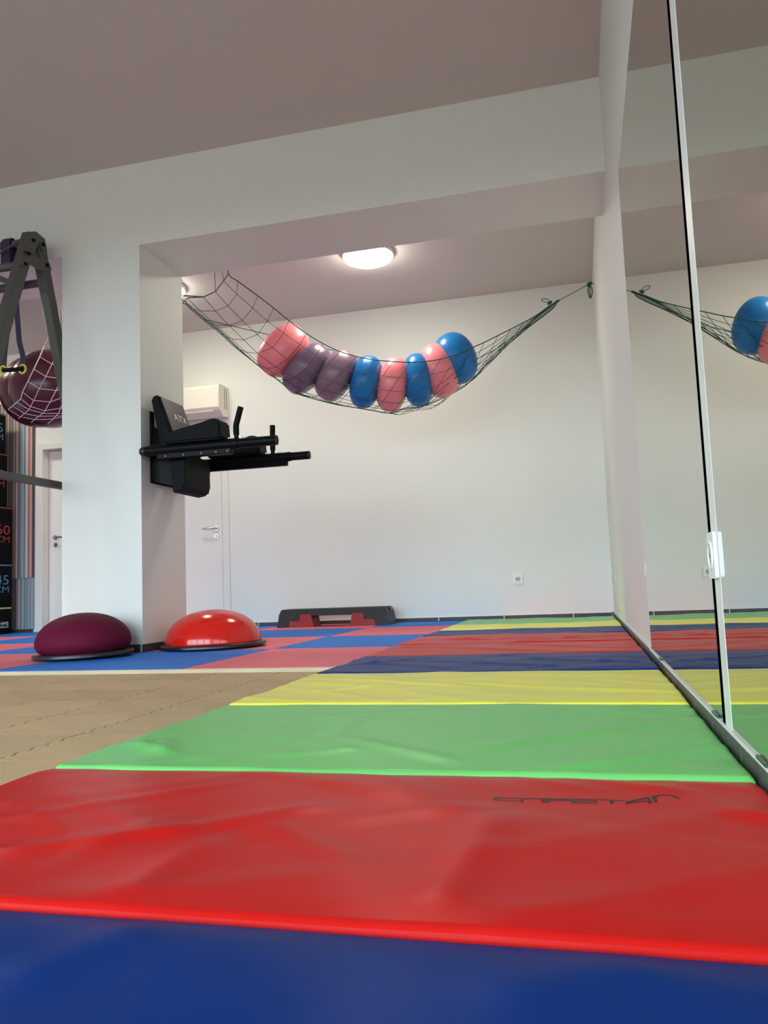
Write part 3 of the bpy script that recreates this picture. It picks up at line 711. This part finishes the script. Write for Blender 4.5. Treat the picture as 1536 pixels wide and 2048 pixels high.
# purple suspension strap with a yellow-ended handle
sy = 3.88
tr = thing('suspension_strap', 'purple suspension strap with yellow-ringed black handle hanging from the rig', 'strap', atY(26, 740, sy))
A = lambda x, y: atY(x, y, sy)
bm = BM()
top = Vector((A(30, 480).x, 3.83, 2.452))
ribbon(bm, [top+Vector((0, -0.030, -0.20)), top+Vector((0, -0.030, -0.02)), top+Vector((0, -0.012, 0.004)), top+Vector((0, 0.012, 0.004)), top+Vector((0, 0.030, -0.02)), top+Vector((0, 0.03, -0.10)), A(32, 545), A(31, 585)], (1, 0, 0), 0.062, 0.004)
ob('anchor_loop', bm, 'strap', parent=tr)
bm = BM(); ribbon(bm, catmull([A(31, 580), A(33, 610), A(36, 650), A(39, 684), A(45, 708), A(46, 722), A(43, 736)], 4), (1, 0.35, 0), 0.030, 0.003); ob('webbing', bm, 'strap', parent=tr)
bm = BM(); ribbon(bm, catmull([A(31, 580), A(26, 612), A(18, 645), A(13, 672), A(9, 704), A(7, 736)], 4), (1, 0.1, 0), 0.038, 0.003); ob('webbing', bm, 'strap', parent=tr)
bm = BM(); h0, h1 = A(6, 741), A(45, 738); tube(bm, [h0, h1], 0.0135, 12); hd = ob('grip', bm, 'black', parent=tr, smooth=True, auto=50)
for c in (h0, h1):
    bm = BM(); t = (h1-h0).normalized(); n = 18; ax = Vector((0, 1, 0)); u = t.cross(ax)
    tube(bm, [c + (Vector((0.3, 0, 0)) + ax*0 + t*math.cos(2*PI*k/n)*0.022 + u*math.sin(2*PI*k/n)*0.026) - Vector((0.3, 0, 0)) for k in range(n)], 0.006, 8, cap=False, closed=True)
    ob('end_ring', bm, 'yellow', parent=hd, smooth=True)

# ------------------------------------------------------------------ big maroon balls in a white net
BA, BB, RB = atY(102, 778, 5.45), atY(76, 783, 5.98), 0.318
def sphere(name, c, r, mname, label, group=None, scale=(1, 1, 1)):
    bm = BM(); bmesh.ops.create_uvsphere(bm, u_segments=48, v_segments=32, radius=r)
    bmesh.ops.translate(bm, verts=bm.verts, vec=c)
    return tag(ob(name, bm, mname, origin=c, smooth=True), label, 'exercise ball', group)
sphere('exercise_ball', BA, RB, 'b_maroon', 'large maroon exercise ball in white net beside the column', 'maroon balls in the white net')
sphere('exercise_ball', BB, RB*1.02, 'b_maroon', 'large maroon exercise ball behind the strap handle, farther in white net', 'maroon balls in the white net')
def hit(x, y, infl=0.006, yfree=5.42):
    d = ray(x, y); best = None
    for c, r in ((BA, RB+infl), (BB, RB*1.02+infl)):
        o = CAM_C-c; a = d.dot(d); b = 2*o.dot(d); k = o.dot(o)-r*r; D = b*b-4*a*k
        if D > 0:
            t = (-b-math.sqrt(D))/(2*a)
            if best is None or t < best: best = t
    return CAM_C + d*best if best else atY(x, y, yfree)
q6 = lambda a: [(x*0.13672, 600+y*0.13672) for x, y in a]
wn = thing('ball_net', 'white cord net holding large maroon balls at the left', 'net', hit(60, 850))
hook = Vector((-4.02, 5.40, ZC2-0.001))
def strand(ptsL, r=0.004, free_to=None, name='net_cord'):
    pl = []
    for (a, b) in zip(ptsL, ptsL[1:]):
        for k in range(4): pl.append((a[0]+(b[0]-a[0])*k/4, a[1]+(b[1]-a[1])*k/4))
    pl.append(ptsL[-1])
    P3 = [hit(*p) for p in pl]
    if free_to is not None: P3 = [free_to] + P3
    bm = BM(); tube(bm, P3, r, 6); ob(name, bm, 'net_w', parent=wn, smooth=True)
strand(q6([(775, 360), (745, 470), (655, 640), (580, 830), (495, 1010), (410, 1190), (330, 1350), (310, 1440), (250, 1500), (125, 1600)]), 0.0048, hook, 'edge_cord')
strand(q6([(890, 600), (825, 790), (760, 935), (670, 1120), (580, 1290), (490, 1475), (430, 1600), (360, 1660), (270, 1735)]), 0.0034, hook)
strand(q6([(1010, 900), (905, 1170), (820, 1320), (740, 1480), (640, 1650), (540, 1720), (460, 1790)]), 0.0034, hook)
strand(q6([(1120, 1050), (1000, 1330), (905, 1530), (860, 1650), (770, 1750), (700, 1810)]), 0.0034, hook)
for row in ([(750, 460), (820, 495), (940, 480)], [(655, 645), (830, 745), (960, 720)], [(580, 830), (760, 940), (905, 965), (1020, 950)], [(500, 1015), (670, 1120), (905, 1155), (1080, 1120)], [(410, 1190), (575, 1295), (820, 1325), (905, 1300), (1080, 1240)], [(335, 1350), (490, 1470), (740, 1490), (905, 1430), (1070, 1350)], [(310, 1445), (440, 1555), (650, 1620), (905, 1580), (1060, 1480)], [(250, 1500), (420, 1600), (640, 1660), (905, 1660), (1040, 1560)], [(190, 1555), (360, 1660), (560, 1700), (905, 1695), (1020, 1620)], [(130, 1605), (300, 1710), (520, 1750), (700, 1745), (905, 1715)]):
    strand(q6(row), 0.0030)

# ------------------------------------------------------------------ hammock net with eight soft balls
def YC(x): return 5.36 + (x-457)/(913-457)*0.60
HALF = 0.215
BALLS = [  # px centre, half long, half short, tilt of the long axis from vertical (deg, clockwise), material, label
    (566, 701, 57, 39, 43, 'b_pink', 'pink soft ball at the far left of the green hammock net'),
    (614, 738, 57, 34, 43, 'b_purple', 'dark purple soft ball right of the leftmost pink ball in the net'),
    (673, 751, 54, 34, 32, 'b_mauve', 'mauve soft ball left of the first blue ball in the net'),
    (732, 764, 53, 32, 13, 'b_blue', 'blue soft ball between the mauve and the lowest pink ball in net'),
    (786, 769, 55, 33, 12, 'b_pink', 'lowest pink soft ball in the middle of the hammock net'),
    (836, 760, 53, 32, -3, 'b_blue', 'blue soft ball between the two right-hand pink balls in net'),
    (878, 741, 55, 40, -16, 'b_pink', 'pink soft ball beside the rightmost blue ball in the net'),
    (911, 717, 53, 45, -22, 'b_blue', 'big blue soft ball at the right end of the hammock net')]
AXIS = Vector((0.93, 0.36, 0)).normalized()
for i, (cx, cy, bl, bs, tl, mn, lab) in enumerate(BALLS):
    Y = YC(cx); c = atY(cx, cy, Y); dist = (c-CAM_C).dot(CF); m = dist/FPX
    a, b = bs*m*0.92, bl*m
    # local frame: e1 short axis along the net, e2 long axis, e3 depth
    right = CR - CU*0; t = math.radians(tl)
    e2 = (CR*math.sin(t) + CU*math.cos(t)).normalized(); e1 = (CR*math.cos(t) - CU*math.sin(t)).normalized(); e3 = e1.cross(e2)
    yawm = Matrix.Rotation(math.radians(-6), 3, 'Z'); e1 = yawm @ e1; e3 = yawm @ e3; e2 = e3.cross(e1)
    bm = BM(); bmesh.ops.create_uvsphere(bm, u_segments=48, v_segments=32, radius=1.0)
    p = (3.0, 2.8, 2.8, 2.6, 2.6, 2.5, 2.3, 2.15)[i]
    for v in bm.verts:
        s = v.co.normalized()
        rho = math.hypot(s.y, s.z); k = (abs(s.x)**p + rho**p)**(-1/p)
        v.co = c + e1*(s.x*k*a) + e2*(s.y*k*b) + e3*(s.z*k*min(b, 0.187))
    o = tag(ob('soft_ball', bm, mn, origin=c, smooth=True), lab, 'exercise ball', 'soft balls in the green hammock net')
    # valve plug
    if i in (2, 7):
        d = (e1*0.55 + e2*(-0.25 if i == 2 else 0.62) - e3*0.75 if e3.y > 0 else e1*0.55 + e2*(-0.25 if i == 2 else 0.62) + e3*0.75)

NROPE = [(457, 547), (475, 562), (516, 592), (547, 616), (578, 641), (613, 667), (646, 687), (680, 703), (713, 713), (750, 720), (786, 723), (820, 725), (852, 723), (882, 718), (915, 708), (945, 695), (968, 685), (996, 671), (1022, 658), (1047, 645), (1072, 631), (1097, 613)]
BROPE = [(365, 606), (378, 615), (405, 638), (440, 666), (470, 694), (512, 727), (556, 760), (590, 785), (622, 796), (668, 808), (715, 816), (745, 821), (780, 826), (812, 817), (848, 812), (890, 794), (930, 772), (962, 740), (995, 704), (1030, 672), (1066, 642), (1097, 616)]
LEFT = [  # measured inner nodes of the spread left part, from the near rope to the bottom
    [(447, 562), (431, 583), (407, 594), (375, 596)],
    [(474, 588), (456, 612), (431, 622), (400, 622)],
    [(505, 616), (485, 641), (458, 651), (432, 650)],
    [(535, 642), (515, 669), (488, 680), (463, 678)],
    [(567, 666), (545, 695), (516, 707), (492, 704)],
    [(600, 689), (575, 718), (552, 734), (532, 737)],
    [(632, 711), (611, 738), (590, 755), (572, 760)]]
J = 5
def node(k, j):
    N, B = NROPE[k], BROPE[k]
    if j == 0: p = N
    elif j == J: p = B
    elif k < len(LEFT): p = LEFT[k][j-1]
    else:
        f = math.sin(PI/2*j/J)**1.0 if k < 15 else j/J
        g = j/J
        skew = -10*math.sin(PI*g) if k < 15 else 0
        p = (N[0]+(B[0]-N[0])*g+skew, N[1]+(B[1]-N[1])*f)
    fade = 1.0 if k < 15 else max(0.04, 1-(k-14)/7.0)
    dep = (HALF+0.015)*math.cos(PI/2*j/J)**0.8*fade if j < J else 0
    return atY(p[0], p[1], YC(p[0]) - dep)
K = len(NROPE)
G = [[node(k, j) for j in range(J+1)] for k in range(K)]
FAR = []
for k in range(K):
    yc = G[k][J].y
    FAR.append([Vector((G[k][j].x + 0.05*(J-j)/J, yc + (yc - G[k][j].y if k > 6 else 0.35*(J-j)/J), G[k][j].z - (0 if k > 8 else 0.0))) for j in range(J)])
hn = thing('hammock_net', 'dark green cord hammock net slung across the rear room holding balls', 'net', G[12][J], None)
def cord(name, pts, r, sm=True):
    bm = BM(); tube(bm, catmull(pts, 4) if sm and len(pts) > 2 else pts, r, 6); return ob(name, bm, 'net_g', parent=hn, smooth=True)
h1 = Vector((-2.15, YR+0.002, 2.60)); h2 = Vector((-2.75, YR+0.002, 2.33))
knot = atY(1112, 604, YC(1112)); wallp = Vector((XW-0.003, 6.57, 2.76)); wk = atY(1179, 568, YC(1179)+0.15)
cord('edge_rope', [h1] + [G[k][0] for k in range(K)] + [knot], 0.0040)
for j in range(1, J): cord('net_cord', [G[k][j] for k in range(K)] + [knot], 0.0020)
cord('bottom_cord', [h2] + [G[k][J] for k in range(K)] + [knot], 0.0040)
for j in range(1, J): cord('net_cord', [FAR[k][j] for k in range(5, K)] + [knot], 0.0019)
cord('edge_rope', [G[2][J], FAR[5][0]] + [FAR[k][0] for k in range(8, K)] + [knot], 0.0030)
cord('bottom_cord', [h2 + Vector((0.02, 0, 0.03))] + [G[k][J] + Vector((0.0, -0.02, 0.018 if k < 5 else 0.0)) for k in range(0, 9)], 0.0045)
for k in range(0, K-2):
    pts = [G[k][j] for j in range(J+1)]
    cord('mesh_cord', pts, 0.0020 if k else 0.0038, sm=False)
    if k >= 7: cord('mesh_cord', [G[k][J]] + [FAR[min(k+1, K-1)][j] for j in range(J-1, -1, -1)], 0.0018, sm=False)
# left anchor lines
cord('anchor_line', [G[0][1], h1 + Vector((-0.02, 0, 0))], 0.003, sm=False)
cord('anchor_line', [G[0][2], h1 + Vector((-0.05, 0, 0))], 0.003, sm=False)
cord('anchor_line', [G[0][3], h2], 0.0048, sm=False)
# right tie: single line to the wall, loops and tail
cord('tie_line', [knot, wk], 0.0028, sm=False)
cord('tie_line', [wk, wallp], 0.0028, sm=False)
bm = BM(); tube(bm, [wk+Vector((-0.02, 0, -0.012)), wk, wk+Vector((0.02, 0, 0.008))], [0.010, 0.018, 0.009], 8); ob('knot', bm, 'net_g', parent=hn, smooth=True)
for dx in (-0.013, 0.0, 0.014):
    bm = BM(); pts = [wk + Vector((dx*math.sin(PI*t)*1.3 + 0.004*s, 0.008*s, -0.002-0.12*t)) for s in (0,) for t in [i/8 for i in range(9)]]; tube(bm, pts, 0.0042, 6); ob('tie_tail', bm, 'net_g', parent=hn, smooth=True)
k2 = atY(1099, 606, YC(1099))
bm = BM(); tube(bm, [k2+Vector((-0.015, 0, -0.01)), k2, k2+Vector((0.02, 0, 0.01))], [0.008, 0.014, 0.008], 8); ob('knot', bm, 'net_g', parent=hn, smooth=True)
lc = atY(1091, 601, YC(1091)); n = 16
bm = BM(); tube(bm, [lc + Vector((0.030*math.cos(2*PI*i/n), 0, 0.014*math.sin(2*PI*i/n)-0.010*math.cos(2*PI*i/n))) for i in range(n)], 0.003, 6, cap=False, closed=True); ob('bow_loop', bm, 'net_g', parent=hn, smooth=True)
lc = atY(1113, 604, YC(1113))
bm = BM(); tube(bm, [lc + Vector((0.022*math.cos(2*PI*i/n), 0, 0.008*math.sin(2*PI*i/n)+0.012*math.cos(2*PI*i/n))) for i in range(n)], 0.0042, 6, cap=False, closed=True); ob('bow_loop', bm, 'net_g', parent=hn, smooth=True)

# ------------------------------------------------------------------ wall-mounted dip station on the column
dp = thing('dip_station', 'black wall-mounted dip and knee-raise station on the column', 'dip station', (XC1, 4.25, 1.0))
bm = BM(); box(bm, (XC1+0.0005, 4.105, 0.975), (XC1+0.012, 4.44, 1.405), 0.003, 1); pl = ob('wall_plate', bm, 'black', parent=dp)
bm = BM(); box(bm, (XC1+0.0122, 4.142, 1.315), (XC1+0.0132, 4.182, 1.398)); lb = ob('sticker', bm, 'print_w', parent=pl); lb['label'] = 'white sticker on black plate'
bm = BM(); c = Vector((XC1+0.012, 4.16, 1.005)); tube(bm, [c, c+Vector((0.008, 0, 0))], 0.011, 6); ob('bolt', bm, 'chrome', parent=pl)
# side gussets that carry the pads
for y in (4.112, 4.425):
    bm = BM(); prism(bm, [(XC1+0.012, y, 0.985), (XC1+0.012, y, 1.19), (-2.20, y, 1.12), (-2.215, y, 0.93)], (0, 0.008, 0)); ob('gusset_plate', bm, 'black', parent=dp)
# slanted back pad
def slab_pad(name, prof, y0, y1, mside, mface, parent, bev=0.012):
    bm = BM(); prism(bm, [(x, y0, z) for x, z in prof], (0, y1-y0, 0))
    bmesh.ops.bevel(bm, geom=list(bm.edges), offset=bev, segments=3, affect='EDGES')
    return ob(name, bm, mside, parent=parent, smooth=True, auto=50)
bp = slab_pad('back_pad', [(-2.395, 1.475), (-2.345, 1.492), (-2.215, 1.14), (-2.28, 1.10), (-2.33, 1.16)], 4.06, 4.36, 'pad', 'padface', dp)
# charcoal face panel and lettering lie on the slope
e_s = Vector((-2.215+2.345, 0, 1.14-1.492)).normalized(); e_y = Vector((0, 1, 0)); e_n = e_s.cross(e_y); e_n = -e_n if e_n.x < 0 else e_n
o0 = Vector((-2.345, 4.06, 1.492))
bm = BM(); prism(bm, [o0 + e_s*s + e_y*t + e_n*0.0008 for s, t in ((0.018, 0.018), (0.36, 0.018), (0.36, 0.282), (0.018, 0.282))], e_n*0.0022); fp = ob('face_panel', bm, 'padface', parent=bp)
Mx = Matrix((( e_y.x, -e_s.x, e_n.x, 0), (e_y.y, -e_s.y, e_n.y, 0), (e_y.z, -e_s.z, e_n.z, 0), (0, 0, 0, 1)))
org = o0 + e_s*0.150 + e_y*0.180 + e_n*0.0036
tl_ = text_part('pad_print', 'ATX', 0.064, 0, 0, 0, 'print_w', bp, align='CENTER', ext=0.0006, xform=Matrix.Translation(org) @ Mx @ Matrix.Diagonal((1.25, 1, 1, 1))); tl_['label'] = 'white ATX lettering'
slab_pad('lower_pad', [(-2.25, 1.10), (-2.155, 1.12), (-2.15, 0.945), (-2.175, 0.905), (-2.235, 0.895)], 4.02, 4.33, 'pad', 'pad', dp, 0.007)
# arms, arm pads, grips
YA = (3.978, 4.51); ZA = 1.138
for i, y in enumerate(YA):
    bm = BM(); tube(bm, [(-2.372 if i == 0 else -2.40, y, ZA), (-1.575, y, ZA)], 0.0275 if i == 0 else 0.0255, 18); arm = ob('dip_arm', bm, 'black', parent=dp, smooth=True, auto=50)
    bm = BM(); tube(bm, [(-2.36, y, ZA), (-1.70 if i else -1.80, y, ZA)], 0.0315 if i == 0 else 0.0295, 18); ob('arm_sleeve', bm, 'black', parent=dp, smooth=True, auto=50)
    bm = BM(); box(bm, (-2.30, y-0.018, ZA-0.055), (-1.72 if i else -1.84, y+0.018, ZA-0.018), 0.004, 1); ob('arm_rail', bm, 'black', parent=dp)
    for xx in (-2.24, -2.13, -2.02, -1.93, -1.86):
        bm = BM(); tube(bm, [(xx, y-0.022, ZA-0.04), (xx, y+0.022, ZA-0.04)], 0.0075, 8); ob('rail_bolt', bm, 'base' if i == 0 else 'black', parent=dp, smooth=True, auto=40)
    # ball end
    bm = BM(); bmesh.ops.create_uvsphere(bm, u_segments=20, v_segments=14, radius=0.029); bmesh.ops.translate(bm, verts=bm.verts, vec=(-2.388 if i == 0 else -1.578, y, ZA)); 
    if i == 0: ob('end_knob', bm, 'base', parent=arm, smooth=True)
    else: bm.free()
    prof = [(-2.235, ZA+0.024), (-2.235, 1.225), (-2.10, 1.232), (-1.935, 1.282), (-1.885, 1.268), (-1.875, ZA+0.024)]
    slab_pad('arm_pad', prof, y-0.065, y+0.065, 'pad', 'pad', dp, 0.010)
    # grip
    xg = -1.815
    bm = BM(); tube(bm, [(xg, y, ZA+0.01), (xg, y, ZA+0.055)], 0.0125, 12); ob('grip_stem', bm, 'black', parent=dp, smooth=True, auto=50)
    lean = 0.03 if i == 0 else 0.002
    bm = BM(); tube(bm, catmull([(xg, y, ZA+0.05), (xg, y, ZA+0.10), (xg+lean*0.35, y, ZA+0.14), (xg+lean, y, ZA+0.205)], 5), 0.0165, 14); ob('hand_grip', bm, 'pad', parent=dp, smooth=True, auto=50)
    for xx in (-1.86, -1.77):
        bm = BM(); tube(bm, [(xx, y, ZA+0.02), (xx, y, ZA+0.037)], 0.008, 8); ob('grip_bolt', bm, 'chrome', parent=dp, smooth=True, auto=40)
# cross tubes joining plate and arms
bm = BM(); tube(bm, [(-2.395, 4.0, ZA-0.001), (-2.395, 4.50, ZA-0.001)], 0.022, 14); ob('cross_tube', bm, 'black', parent=dp, smooth=True, auto=50)
